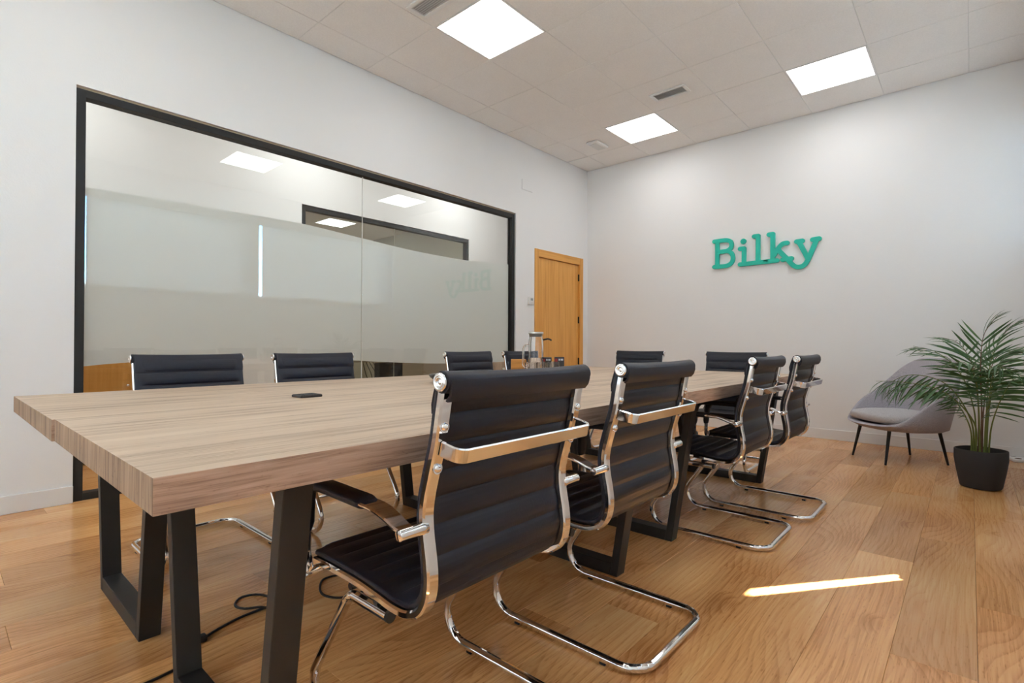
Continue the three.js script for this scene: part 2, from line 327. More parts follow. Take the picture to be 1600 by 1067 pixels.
const lightLabels = ['largest square ceiling light panel, cut by the top of the photo', 'small square ceiling light panel in the back left, beside the white emergency lamp', 'square ceiling light panel near the back wall, above the green sign', 'square ceiling light panel overhead, seen only as a reflection in the glass partition', 'square ceiling light panel behind the camera on the left', 'square ceiling light panel behind the camera on the right'];
LIGHTS.forEach(([x, z], i) => panelLight(x, z, lightLabels[i]));

// ------------------------------------------------------------------ glass partition (window_1) with frosted film, and its twin across the corridor (window_4)
function partition(name, x, z0, z1, top, film) {
  const t = struct(name), fw = 0.046, d = 0.07, fx = x - 0.010;      // frame faces +x
  const fr = (g) => part(t, 'frame', g, M.blackMetal);
  fr(bb(fx - d, 0, z1 - fw, fx, top, z1)); fr(bb(fx - d, 0, z0, fx, top, z0 + fw));
  fr(bb(fx - d, top - fw, z0 + fw, fx, top, z1 - fw)); fr(bb(fx - d, 0.001, z0 + fw, fx, 0.042, z1 - fw));
  fr([bb(fx - d + 0.02, 0.042, z0 + fw, fx - d + 0.028, top - fw, z0 + fw + 0.012)]);
  const zm = z0 + (z1 - z0) * 0.504, gx = x - 0.045;
  for (const [a, b] of [[z0 + fw - 0.01, zm - 0.002], [zm + 0.002, z1 - fw + 0.01]]) part(t, 'pane', bb(gx - 0.01, 0.035, a, gx, top - fw + 0.01, b, 0.001), M.glass);
  part(t, 'pane_joint', bb(gx - 0.0095, 0.042, zm - 0.0019, gx - 0.0005, top - fw, zm + 0.0019, 0.0003), film ? M.runner : M.olive);
  return { t, zm, gx };
}
{
  const top = GY - 0.014, { t, zm, gx } = partition('window_1', 0, GZ0 + 0.012, GZ1 - 0.001, top, true);
  struct('trim_1', [bb(-0.11, top, GZ0, -0.012, GY - 0.0005, GZ1, 0.0005)], M.reveal);
  const bot = spline2([[5.385, 0.792], [5.283, 0.803], [5.138, 0.813], [4.797, 0.832], [4.442, 0.84], [4.03, 0.827], [3.576, 0.795], [2.966, 0.758], [2.57, 0.744], [2.123, 0.736], [1.535, 0.741]], 80);
  const up = spline2([[5.385, 1.873], [4.99, 1.884], [4.494, 1.89], [4.011, 1.893], [3.521, 1.865], [2.973, 1.833], [2.491, 1.824], [2.195, 1.826], [1.832, 1.842], [1.535, 1.862]], 80);
  for (const [a, b] of [[GZ0 + 0.05, zm - 0.003], [zm + 0.003, GZ1 - 0.045]]) {
    const inside = ([z]) => z >= a && z <= b, at = (c, z) => { for (let i = 0; i < c.length - 1; i++) if (c[i][0] >= z && c[i + 1][0] <= z) return lerp(c[i][1], c[i + 1][1], (c[i][0] - z) / (c[i][0] - c[i + 1][0] || 1)); return c[c[0][0] < z ? 0 : c.length - 1][1]; };
    const B = [[b, at(bot, b)], ...bot.filter(inside), [a, at(bot, a)]], U = [[b, at(up, b)], ...up.filter(inside), [a, at(up, a)]];
    const g = new THREE.ShapeGeometry(polyShape([...B.map(([z, y]) => [-z, y]), ...U.reverse().map(([z, y]) => [-z, y])])); g.rotateY(Math.PI / 2); g.translate(gx - 0.0108, 0, 0);
    part(t, 'frosted_film', g, M.film, 'frosted privacy film with wavy edges');
  }
}
// ------------------------------------------------------------------ door_1
{
  const t = struct('door_1'), z0 = 0.118, z1 = 1.146, top = 2.1, jw = 0.072;
  const w = (g, along = 1) => woodUV(g, along, 1.2, 0.6);
  part(t, 'frame', w(bb(-0.12, 0.002, z1 - jw, 0.014, top, z1, 0.002)), M.door); part(t, 'frame', w(bb(-0.12, 0.002, z0, 0.014, top, z0 + jw, 0.002)), M.door);
  part(t, 'frame', w(bb(-0.12, top - jw - 0.02, z0 + jw, 0.012, top, z1 - jw, 0.002), 2), M.door);
  part(t, 'frame_stop', [bb(-0.1, top - jw - 0.028, z0 + jw, -0.05, top - jw - 0.02, z1 - jw)], M.brown);
  const a = z0 + jw + 0.003, b = z1 - jw - 0.003, n = 6;
  const leaf = part(t, 'door_leaf', w(bb(-0.055, 0.008, a, -0.016, top - jw - 0.026, b, 0.001)), M.door);
  for (let i = 0; i < n; i++) part(leaf, 'panel', woodUV(bb(-0.017, 0.008, a + (b - a) * i / n + 0.0006, -0.013, top - jw - 0.026, a + (b - a) * (i + 1) / n - 0.0006, 0.0012), 1, 1.2, 0.6, i * 0.37, i * 0.21), M.door);
  const h = sub(t, 'door_handle');
  part(h, 'rose', rodX(0.026, -0.013, -0.004, 1.0, b - 0.075, 24), M.blackMetal);
  part(h, 'lever', tube(spline3([V(-0.006, 0.997, b - 0.075), V(0.03, 0.999, b - 0.075), V(0.046, 1.003, b - 0.09), V(0.048, 1.008, b - 0.13), V(0.047, 1.003, b - 0.17), V(0.045, 0.994, b - 0.2)], 30), 0.0105), M.blackMetal);
  for (const y of [0.2, 0.72, 1.27, 1.837]) part(t, 'hinge', [bb(-0.02, y - 0.045, a - 0.012, 0.001, y + 0.045, a + 0.012, 0.002)], M.blackMetal);
}
// thermostat, blank plate on the left wall
{
  const t = thing('thermostat', 'small white thermostat on the wall between glass partition and door', 'thermostat', [0, 1.457, 1.23]);
  part(t, 'housing', bb(0, -0.045, -0.045, 0.022, 0.045, 0.045, 0.005), M.white); part(t, 'display', bb(0.021, 0.005, -0.03, 0.0235, 0.032, 0.012, 0.0005), std([0.3, 0.33, 0.32], 0.3));
  part(t, 'button', [bb(0.021, -0.03, -0.03, 0.024, -0.006, -0.008, 0.001), bb(0.021, -0.03, -0.002, 0.024, -0.006, 0.02, 0.001)], M.runner);
  const p = thing('blank_wall_plate', 'blank white cover plate high on the wall above the door', 'plate', [0, 2.82, 1.29]);
  part(p, 'plate', bb(0, -0.058, -0.095, 0.007, 0.058, 0.095, 0.002), M.wall); part(p, 'rim', [bb(0, -0.062, -0.1, 0.003, 0.062, 0.1, 0.001)], M.white);
}
// ------------------------------------------------------------------ windows of the right wall, with roller blinds
WIN.forEach(([a, b], i) => {
  const t = struct(`window_${i + 2}`), x = W + 0.035;
  for (const g of [bb(x, WY0, a, x + 0.022, WY1, a + 0.03), bb(x, WY0, b - 0.012, x + 0.022, WY1, b), bb(x, WY0, a + 0.03, x + 0.022, WY0 + 0.03, b - 0.012), bb(x, WY1 - 0.03, a + 0.03, x + 0.022, WY1, b - 0.012)]) part(t, 'frame', g, M.white);
  part(t, 'pane', bb(x + 0.008, WY0 + 0.03, a + 0.03, x + 0.012, WY1 - 0.03, b - 0.012, 0.0005), M.glass);
  part(t, 'sill', bb(W - 0.03, WY0 - 0.03, a - 0.02, W + 0.03, WY0, b + 0.02, 0.003), M.white);
  const q = thing('roller_blind', ['pale roller blind on the window nearest the back wall, behind the camera', 'pale roller blind on the window beside the camera, mirrored in the glass', 'pale roller blind on the last window, behind the camera'][i], 'blind', [W - 0.012, 0, 0], 0, 'roller blinds at the windows');
  part(q, 'cassette', bb(-0.045, 2.80, a - 0.03, 0.011, WY1 + 0.02, b + 0.03, 0.008), M.white);
  part(q, 'screen', bb(-0.004, WY0 + 0.02, a - 0.02, -0.003, 2.81, b - 0.042, 0.0002), M.blind);
  part(q, 'bottom_bar', bb(-0.01, WY0 + 0.0, a - 0.02, 0.003, WY0 + 0.024, b - 0.042, 0.003), M.white);
});
// ------------------------------------------------------------------ air vents, emergency lamp
function vent(x, z, label) {
  const t = thing('air_vent', label, 'vent', [x, H, z], 0, 'ceiling air vents'), w = 0.172, d = 0.088, f = 0.03;
  part(t, 'frame', [bb(-w, -0.012, -d, w, 0, -d + f, 0.005), bb(-w, -0.012, d - f, w, 0, d, 0.005), bb(-w, -0.012, -d + f - 0.004, -w + f, 0, d - f + 0.004, 0.005), bb(w - f, -0.012, -d + f - 0.004, w, 0, d - f + 0.004, 0.005)], M.white);
  part(t, 'backing', bb(-w + f, -0.0012, -d + f, w - f, -0.0002, d - f, 0.0002), M.steel);
  for (let i = 0; i < 7; i++) { const s = part(t, 'slat', cb(2 * (w - f) - 0.002, 0.0016, 0.012, 0, 0, 0, 0.0005), M.white); s.rotation.x = 0.5; s.position.set(0, -0.0045, -d + f + 0.008 + i * (2 * (d - f) - 0.016) / 6); }
}
vent(1.818, 1.375, 'slotted white air vent in the ceiling between two light panels near the back');
vent(1.128, 3.69, 'slotted air vent at the top edge of the photo, left of the largest light');
{
  const t = thing('emergency_light', 'small white emergency lamp on the ceiling left of the back light panel', 'emergency light', [0.635, H, 0.755]);
  part(t, 'housing', bb(-0.075, -0.03, -0.13, 0.075, 0, 0.13, 0.012), M.white); part(t, 'diffuser', bb(-0.05, -0.036, -0.1, 0.05, -0.029, 0.1, 0.004), std([0.7, 0.69, 0.67], 0.3));
}
// ------------------------------------------------------------------ the green sign on the back wall
{
  const t = thing('wall_sign', 'teal green slab-serif letters reading Bilky on the back wall', 'sign', [0, 0, 0]);
  const L = [
    [[[1.772, 2.125], [1.770, 1.834]], [[1.737, 2.125], [1.83, 2.126], [1.878, 2.122], [1.915, 2.106], [1.931, 2.07], [1.921, 2.032], [1.885, 2.006], [1.786, 1.999]], [[1.786, 1.999], [1.882, 1.999], [1.926, 1.974], [1.945, 1.922], [1.933, 1.87], [1.893, 1.84], [1.834, 1.833], [1.737, 1.834]]],
    [[[2.055, 2.087], [2.057, 2.088]], [[2.02, 2.008], [2.063, 2.008]], [[2.063, 2.008], [2.062, 1.836]], [[2.02, 1.835], [2.14, 1.836]]],
    [[[2.168, 2.126], [2.21, 2.127]], [[2.209, 2.127], [2.208, 1.837]], [[2.13, 1.836], [2.29, 1.838]]],
    [[[2.318, 2.125], [2.357, 2.127]], [[2.356, 2.127], [2.356, 1.84]], [[2.28, 1.838], [2.399, 1.84]], [[2.365, 1.893], [2.404, 1.958], [2.436, 1.997], [2.462, 2.013], [2.497, 2.014]], [[2.408, 1.954], [2.46, 1.888], [2.506, 1.835]], [[2.453, 1.842], [2.537, 1.847]]],
    [[[2.5, 1.842], [2.538, 1.788], [2.569, 1.76], [2.601, 1.75], [2.636, 1.755], [2.667, 1.778], [2.689, 1.815], [2.712, 1.872], [2.764, 2.005]], [[2.604, 2.014], [2.634, 1.95], [2.689, 1.83]], [[2.585, 2.016], [2.639, 2.017]], [[2.732, 2.017], [2.79, 2.02]]],
  ];
  const stroke = (pts, r, dz) => {                                   // rounded stroke as a bevelled extrusion
    const p = pts.length > 2 ? spline2(pts, 26) : pts, n = p.length, left = [], right = [];
    for (let i = 0; i < n; i++) { const a = p[Math.max(0, i - 1)], b = p[Math.min(n - 1, i + 1)], l = Math.hypot(b[0] - a[0], b[1] - a[1]), nx = -(b[1] - a[1]) / l, ny = (b[0] - a[0]) / l; left.push([p[i][0] + nx * r, p[i][1] + ny * r]); right.unshift([p[i][0] - nx * r, p[i][1] - ny * r]); }
    const cap = (c, from) => Array.from({ length: 7 }, (_, k) => { const t = from - Math.PI * (k + 1) / 8; return [c[0] + Math.cos(t) * r, c[1] + Math.sin(t) * r]; });
    const e = p[n - 1], s = p[0], ae = Math.atan2(left[n - 1][1] - e[1], left[n - 1][0] - e[0]), as = Math.atan2(right[n - 1][1] - s[1], right[n - 1][0] - s[0]);
    return clean(extrude(polyShape([...left, ...cap(e, ae), ...right, ...cap(s, as)]), 0.022 + dz, 0.0015)).translate(0, 0, 0.004);
  };
  L.forEach((letter, i) => part(t, 'letter', letter.map((s, k) => stroke(s, i === 1 && k === 0 ? 0.030 : 0.0235, k * 0.0003)), M.teal));
  for (const [x, y] of [[1.77, 1.9], [2.062, 1.9], [2.208, 1.95], [2.356, 1.95], [2.69, 1.84]]) part(t, 'standoff', bb(x - 0.006, y - 0.006, 0, x + 0.006, y + 0.006, 0.006), M.white);
}
// ------------------------------------------------------------------ conference table of four tops on trapezoid frames
{
  const t = thing('conference_table', 'long pale oak meeting table on black trapezoid steel legs', 'table'), x0 = 1.28, xm = 2.16, x1 = 3.04, z0 = 1.93, zm = 3.85, z1 = 5.775, y0 = 0.678, y1 = 0.735;
  [[x0, xm, zm, z1 + 0.006], [xm, x1, zm, z1], [x0, xm, z0, zm], [xm, x1, z0, zm]].forEach(([a, b, c, d], k) => {
    const g = new RoundedBoxGeometry(b - a - 0.0008, y1 - y0, d - c - 0.0008, 1, 0.0014), n = g.attributes.position.count / 6, p = g.attributes.position, nn = g.attributes.normal;
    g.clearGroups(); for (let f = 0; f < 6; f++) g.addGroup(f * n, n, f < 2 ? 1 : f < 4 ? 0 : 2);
    const uv = g.attributes.uv;
    for (let i = 0; i < p.count; i++) {
      const f = Math.floor(i / n), x = p.getX(i), y = p.getY(i), z = p.getZ(i);
      if (f < 2) uv.setXY(i, y / 0.25 + k * 0.3, z / 0.7 + k * 0.2);
      else if (f < 4) uv.setXY(i, x / 0.88 + k * 0.27 + 0.5, z / 2.4 + k * 0.4);
      else uv.setXY(i, x / 0.3 + k * 0.3, y / 0.9 + k * 0.2);
    }
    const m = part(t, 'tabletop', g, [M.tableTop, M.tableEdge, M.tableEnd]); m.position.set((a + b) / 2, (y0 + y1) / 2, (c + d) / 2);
  });
  const bh = 0.265, th = 0.372, tk = 0.034, ht = y0 - 0.0005, slope = (th - bh) / ht, dz = 0.06;
  const legShape = polyShape([[bh, 0], [bh - tk, 0], [th - tk, ht], [th, ht]]);
  const legR = extrude(legShape, dz, 0.0015), legL = extrude(polyShape([[-bh, 0], [-th, ht], [-th + tk, ht], [-bh + tk, 0]]), dz, 0.0015);
  const bx = bh - tk, foot = extrude(polyShape([[-bx + 0.0004, 0], [bx - 0.0004, 0], [bx + slope * 0.05 - 0.0004, 0.05], [-bx - slope * 0.05 + 0.0004, 0.05]]), dz, 0.0015), tx = th - tk, topb = extrude(polyShape([[-tx + slope * 0.03, ht - 0.03], [tx - slope * 0.03, ht - 0.03], [tx - 0.0004, ht], [-tx + 0.0004, ht]]), dz, 0.0015);
  for (const cx of [1.725, 2.605]) for (const zf of [5.551, 4.152, 3.645, 2.25]) {
    const f = sub(t, 'leg_frame'); f.position.set(cx, 0, zf - dz);
    part(f, 'leg', legL, M.legMetal); part(f, 'leg', legR, M.legMetal); part(f, 'foot_bar', foot, M.legMetal); part(f, 'top_bar', topb, M.legMetal);
  }
}
// ------------------------------------------------------------------ meeting chairs
function makeChair() {
  const t = thing('meeting_chair', '', 'chair', [0, 0, 0], 0, 'meeting chairs around the table'), Z = (xw) => 2.95 - xw;   // forward is +z
  const rail = spline2([[0.842, 3.190], [0.80, 3.182], [0.747, 3.172], [0.685, 3.154], [0.635, 3.140], [0.60, 3.135], [0.56, 3.138], [0.51, 3.147], [0.47, 3.150], [0.435, 3.143], [0.405, 3.122], [0.388, 3.085], [0.385, 3.04], [0.391, 2.98], [0.397, 2.90], [0.398, 2.80], [0.397, 2.715]].map(([y, x]) => [y, Z(x)]), 90);
  const RX = 0.222;
  for (const s of [-1, 1]) part(t, 'side_rail', sweep(planar(rail, s * RX), () => bar(0.029, 0.018, 0.004), { crease: 0.5 }), M.chrome);
  // sling: the leather runs in front of the rails, sewn into cross ribs
  const N = planar(rail), off = N.map((f) => f.o.clone().addScaledVector(f.b, -0.0165)), len = [0]; off.unshift(off[0].clone().addScaledVector(off[0].clone().sub(off[1]).normalize(), 0.013)); for (let i = 1; i < off.length; i++) len.push(len[i - 1] + off[i].distanceTo(off[i - 1]));
  const fine = new THREE.CatmullRomCurve3(off).getSpacedPoints(300), total = len[len.length - 1], cut = Math.round(300 * 0.505), pitch = 0.0595;
  const sling = (i0, i1, k0) => sweep(planar(fine.slice(i0, i1 + 1).map((p) => [p.y, p.z])), (i, tt) => {
    const s = (i + i0) / 300 * total - 0.060, q = 0.0042 + 0.0098 * Math.pow(Math.abs(Math.sin(Math.PI * s / pitch)), 0.5), w = 0.231, e = 0.0065;
    const half = [[w - 0.045, q], [w - 0.03, lerp(q, e, 0.35)], [w - 0.018, lerp(q, e, 0.85)], [w - 0.004, e], [w, e * 0.5]];
    const up = half.map(([a, b]) => [a, b]), lo = half.map(([a, b]) => [a, -b]).reverse();
    return [[0, q], ...up, ...lo, [0, -q], ...lo.map(([a, b]) => [-a, b]).reverse(), ...up.map(([a, b]) => [-a, b]).reverse()].reverse();
  }, { crease: 0.9 });
  part(t, 'backrest', sling(0, cut), M.leather); part(t, 'seat', sling(cut, 300), M.leather);
  // rolled top edge with its back flap and chrome ends
  const ry = 0.862, rz = Z(3.196), rl = 0.2365, line = Array.from({ length: 25 }, (_, i) => { const u = i / 12 - 1; return V(u * rl, ry - 0.006 * (1 - u * u), rz); });
  const head = sub(t, 'top_roll');
  part(head, 'roll_cover', [tube(line, (u) => 0.0215 + 0.0015 * Math.sin(Math.PI * u), 20), sweep(planar([[ry + 0.015, rz + 0.017], [ry, rz + 0.0235], [ry - 0.022, rz + 0.031], [ry - 0.045, rz + 0.0372], [ry - 0.063, rz + 0.0362]]), () => bar(0.462, 0.005, 0.002)), sweep(planar([[ry + 0.004, rz - 0.0195], [ry - 0.012, rz - 0.0205], [ry - 0.026, rz - 0.016], [ry - 0.036, rz - 0.007]]), () => bar(0.466, 0.006, 0.0025))], M.leather);
  for (const s of [-1, 1]) {
    const c = lathe([[0, 0.0042], [0.0035, 0.0042], [0.004, 0.0025], [0.0075, 0.0025], [0.008, 0.005], [0.0105, 0.005], [0.0108, 0.004], [0.0118, 0.004], [0.0122, 0.0055], [0.0165, 0.005], [0.018, 0.003], [0.018, -0.004], [0, -0.004]], 28); c.rotateZ(-s * Math.PI / 2); part(head, 'end_cap', mv(c, s * (rl + 0.003), ry, rz), M.chrome);
    part(head, 'cap_screw', rodX(0.0032, s * (rl + 0.004), s * (rl + 0.0068), ry, rz, 6), M.rubber);
  }
  // chrome brace across the back with its bolts
  const by = 0.733, bz = Z(3.170) - 0.009, tilt = V(0, 0.965, -0.25).normalize(), bpts = fillet([V(-RX, by, bz), V(-RX + 0.004, by - 0.010, bz - 0.048), V(RX - 0.004, by - 0.010, bz - 0.048), V(RX, by, bz)], [0.02, 0.02]);
  const bt = tangents(bpts), brace = sub(t, 'back_brace');
  part(brace, 'brace_bar', sweep(bpts.map((o, i) => ({ o, a: tilt.clone(), b: bt[i].clone().cross(tilt).normalize() })), () => bar(0.031, 0.008, 0.0025), { crease: 0.5 }), M.chrome);
  for (const s of [-1, 1]) for (const [y, x] of [[0.776, 3.1775], [0.694, 3.158]]) { const b = new THREE.SphereGeometry(0.0085, 14, 8); b.scale(1, 1, 0.8); part(brace, 'bolt', [mv(b, s * RX, y, Z(x) - 0.0105), mv(new THREE.CylinderGeometry(0.0115, 0.0115, 0.003, 16).rotateX(Math.PI / 2), s * RX, y, Z(x) - 0.009)], M.chrome); }
  // armrests: flat chrome loop, padded sleeve, pegs
  const arm = spline2([[0.576, 3.134], [0.580, 3.112], [0.592, 3.078], [0.601, 3.04], [0.604, 2.99], [0.605, 2.90], [0.605, 2.80], [0.598, 2.757], [0.575, 2.735], [0.53, 2.727], [0.47, 2.724], [0.42, 2.724], [0.385, 2.735]].map(([y, x]) => [y, Z(x)]), 70);
  const pad = spline2([[0.6035, 3.008], [0.605, 2.93], [0.605, 2.80], [0.598, 2.757], [0.575, 2.735], [0.53, 2.727], [0.478, 2.724]].map(([y, x]) => [y, Z(x)]), 40);
  for (const s of [-1, 1]) {
    const a = sub(t, 'armrest'), ax = s * 0.265;
    part(a, 'arm_frame', sweep(planar(arm, ax), (i, u) => bar(0.036 + 0.010 * Math.sin(Math.PI * clamp(u * 2.2, 0, 1)), 0.009, 0.003), { crease: 0.5 }), M.chrome);
    part(a, 'arm_pad', sweep(planar(pad, ax), (i, u) => { const e = Math.min(1, 0.75 + 6 * Math.min(u, 1 - u)); return bar(0.050 * e, 0.022 * e, 0.008 * e); }, { crease: 0.8 }), M.leather);
    { const k = lathe([[0, 0], [0.019, 0.002], [0.0205, 0.012], [0.017, 0.03], [0.012, 0.06], [0, 0.062]], 20); k.scale(1, 1, 0.75); part(a, 'bracket', mv(k, ax, 0.372, Z(2.734)), M.chrome); }
    for (const [y, x] of [[0.575, 3.138], [0.383, 2.738]]) { const p = lathe([[0, 0], [0.0095, 0.0005], [0.0115, 0.003], [0.0115, 0.052], [0.0122, 0.053], [0.0122, 0.066], [0, 0.066]], 18); p.rotateZ(s * Math.PI / 2); part(a, 'peg', mv(p, s * (RX + 0.070), y, Z(x)), M.chrome); }
  }
  // cantilever tube
  const P = (x, y, s) => V(s * 0.222, y, Z(x)), base_ = sub(t, 'base_frame');
  part(base_, 'base_tube', tube(fillet([P(3.012, 0.357, -1), P(2.862, 0.357, -1), P(2.632, 0.0175, -1), P(3.252, 0.0175, -1), P(3.252, 0.0175, 1), P(2.632, 0.0175, 1), P(2.862, 0.357, 1), P(3.012, 0.357, 1)], [0.05, 0.075, 0.075, 0.075, 0.075, 0.05], 9), 0.0125, 12), M.chrome);
  for (const s of [-1, 1]) { part(base_, 'end_plug', mv(new THREE.CylinderGeometry(0.0128, 0.0128, 0.008, 14).rotateX(Math.PI / 2), s * 0.222, 0.357, Z(3.016)), M.rubber); for (const x of [2.80, 3.13]) part(base_, 'glide', cb(0.016, 0.008, 0.02, s * 0.222, 0.004, Z(x), 0.002), M.rubber); }
  for (const x of [2.865, 2.965]) part(t, 'cross_bar', [rodX(0.0085, -0.225, 0.225, 0.374, Z(x), 12)], M.plastic);
  return t;
}
{
  const proto = makeChair(), R = -Math.PI / 2, Lf = Math.PI / 2;
  const spots = [
    [[2.95, 0, 5.12], R, 'black chrome-framed meeting chair nearest the camera, its whole back in view'],
    [[2.95, 0, 4.455], R, 'black meeting chair second along the near side, with its sled base fully in view'],
    [[2.952, 0, 3.282], R, 'black meeting chair third along the near side, seen in front of a steel leg'],
    [[3.0, 0, 2.70], R, 'black meeting chair farthest along the near side, in front of the bare back wall'],
    [[1.335, 0, 5.145], Lf, 'dark navy chair across the table nearest the left frame of the glass'],
    [[1.335, 0, 4.505], Lf, 'dark navy chair across the table beyond the small flat black device'],
    [[1.29, 0, 3.235], Lf, 'dark chair across the table, in front of the frosted right-hand pane'],
    [[1.29, 0, 2.60], Lf, 'dark chair across the table, partly hidden behind the wooden box'],
    [[1.625, 0, 1.83], 0, 'black chair at the far table end beside the oak door'],
    [[2.49, 0, 1.83], 0, 'black chair at the far table end below the green sign'],
  ];
  spots.forEach(([p, r, label], i) => { if (i) return copyThing(proto, label, p, r); proto.position.set(...p); proto.rotation.y = r; proto.userData.label = label; });
}
// ------------------------------------------------------------------ lounge chair by the back wall
{
  const t = thing('lounge_chair', 'grey fabric lounge chair with slim black legs by the back wall', 'armchair', [3.49, 0, 0.70], Math.atan2(-0.74, 0.68));
  const n = 72, sg = (v, e) => Math.sign(v) * Math.pow(Math.abs(v), e);
  const at = (a, rx, rz, cz, y) => V(rx * sg(Math.sin(a), 0.8), y, cz - rz * sg(Math.cos(a), 0.8));
  const hgt = spline2([[0, 0.838], [0.45, 0.825], [0.8, 0.755], [1.15, 0.64], [1.5, 0.53], [1.9, 0.42], [2.25, 0.345], [2.6, 0.318], [3.1416, 0.308]], 60);
  const hAt = (a) => { a = Math.abs(a); for (let i = 0; i < 60; i++) if (hgt[i + 1][0] >= a) return lerp(hgt[i][1], hgt[i + 1][1], (a - hgt[i][0]) / (hgt[i + 1][0] - hgt[i][0])); return 0.308; };
  const cols = []; 
  for (let k = 0; k < n; k++) {
    const a = (k / n) * 2 * Math.PI - Math.PI, h = hAt(a), back = Math.max(0, Math.cos(a)), e = (h - 0.27) / 0.57;
    const fr = Math.max(0, -Math.cos(a)), rX = 0.335 + 0.045 * e + 0.03 * fr, rZ = 0.285 + 0.035 * e + 0.02 * fr, cz = 0.0, lean = -0.05 * back * e;
    const o = (rx, rz, y, c = 0) => at(a, rx, rz, cz + c, y), m = 0.27 + (h - 0.27) * 0.5, th = 0.022;
    cols.push([V(0, 0.262, 0), o(0.2, 0.17, 0.262), o(0.29, 0.25, 0.266), o(0.325, 0.283, Math.min(0.285, h - 0.012)), o((0.335 + rX) / 2 + 0.012, (0.29 + rZ) / 2 + 0.008, lerp(0.285, h, 0.45), lean * 0.4), o(rX + 0.004, rZ + 0.004, h - 0.012, lean), o(rX - 0.004, rZ - 0.004, h, lean), o(rX - 0.014, rZ - 0.014, h + 0.001, lean), o(rX - th - 0.004, rZ - th - 0.004, h - 0.012, lean), o((0.335 + rX) / 2 - th, (0.29 + rZ) / 2 - th, lerp(0.31, h, 0.45), lean * 0.4), o(0.295, 0.25, Math.min(0.318, h - 0.006)), o(0.2, 0.17, 0.312), V(0, 0.312, 0)]);
  }
  const rows = cols[0].map((_, i) => cols.map((c) => c[i])), { g } = gridGeometry(rows, true, false);
  part(t, 'shell', smooth(woodUV2(g), 1.0), M.fabric);
  const cu = new THREE.SphereGeometry(1, 40, 20), p = cu.attributes.position;
  for (let i = 0; i < p.count; i++) { const x = p.getX(i), y = p.getY(i), z = p.getZ(i); p.setXYZ(i, 0.288 * sg(x, 0.6), 0.362 + 0.05 * sg(y, 0.62) - 0.006 * (x * x + z * z), 0.02 + 0.272 * sg(z, 0.6)); }
  part(t, 'seat_cushion', smooth(woodUV2(cu), 1.0), M.fabricLight);
  for (const sx of [-1, 1]) for (const sz of [-1, 1]) part(t, 'leg', tube([V(sx * 0.165, 0.266, sz * 0.2), V(sx * 0.19, 0, sz * 0.25)], (u) => 0.0135 - 0.0055 * u, 14), M.blackMetal);
}
function woodUV2(g) { const p = g.attributes.position, uv = new Float32Array(p.count * 2); for (let i = 0; i < p.count; i++) { uv[2 * i] = p.getX(i) * 5 + p.getZ(i) * 3; uv[2 * i + 1] = p.getY(i) * 5 + p.getZ(i) * 2; } g.setAttribute('uv', new THREE.BufferAttribute(uv, 2)); return g; }
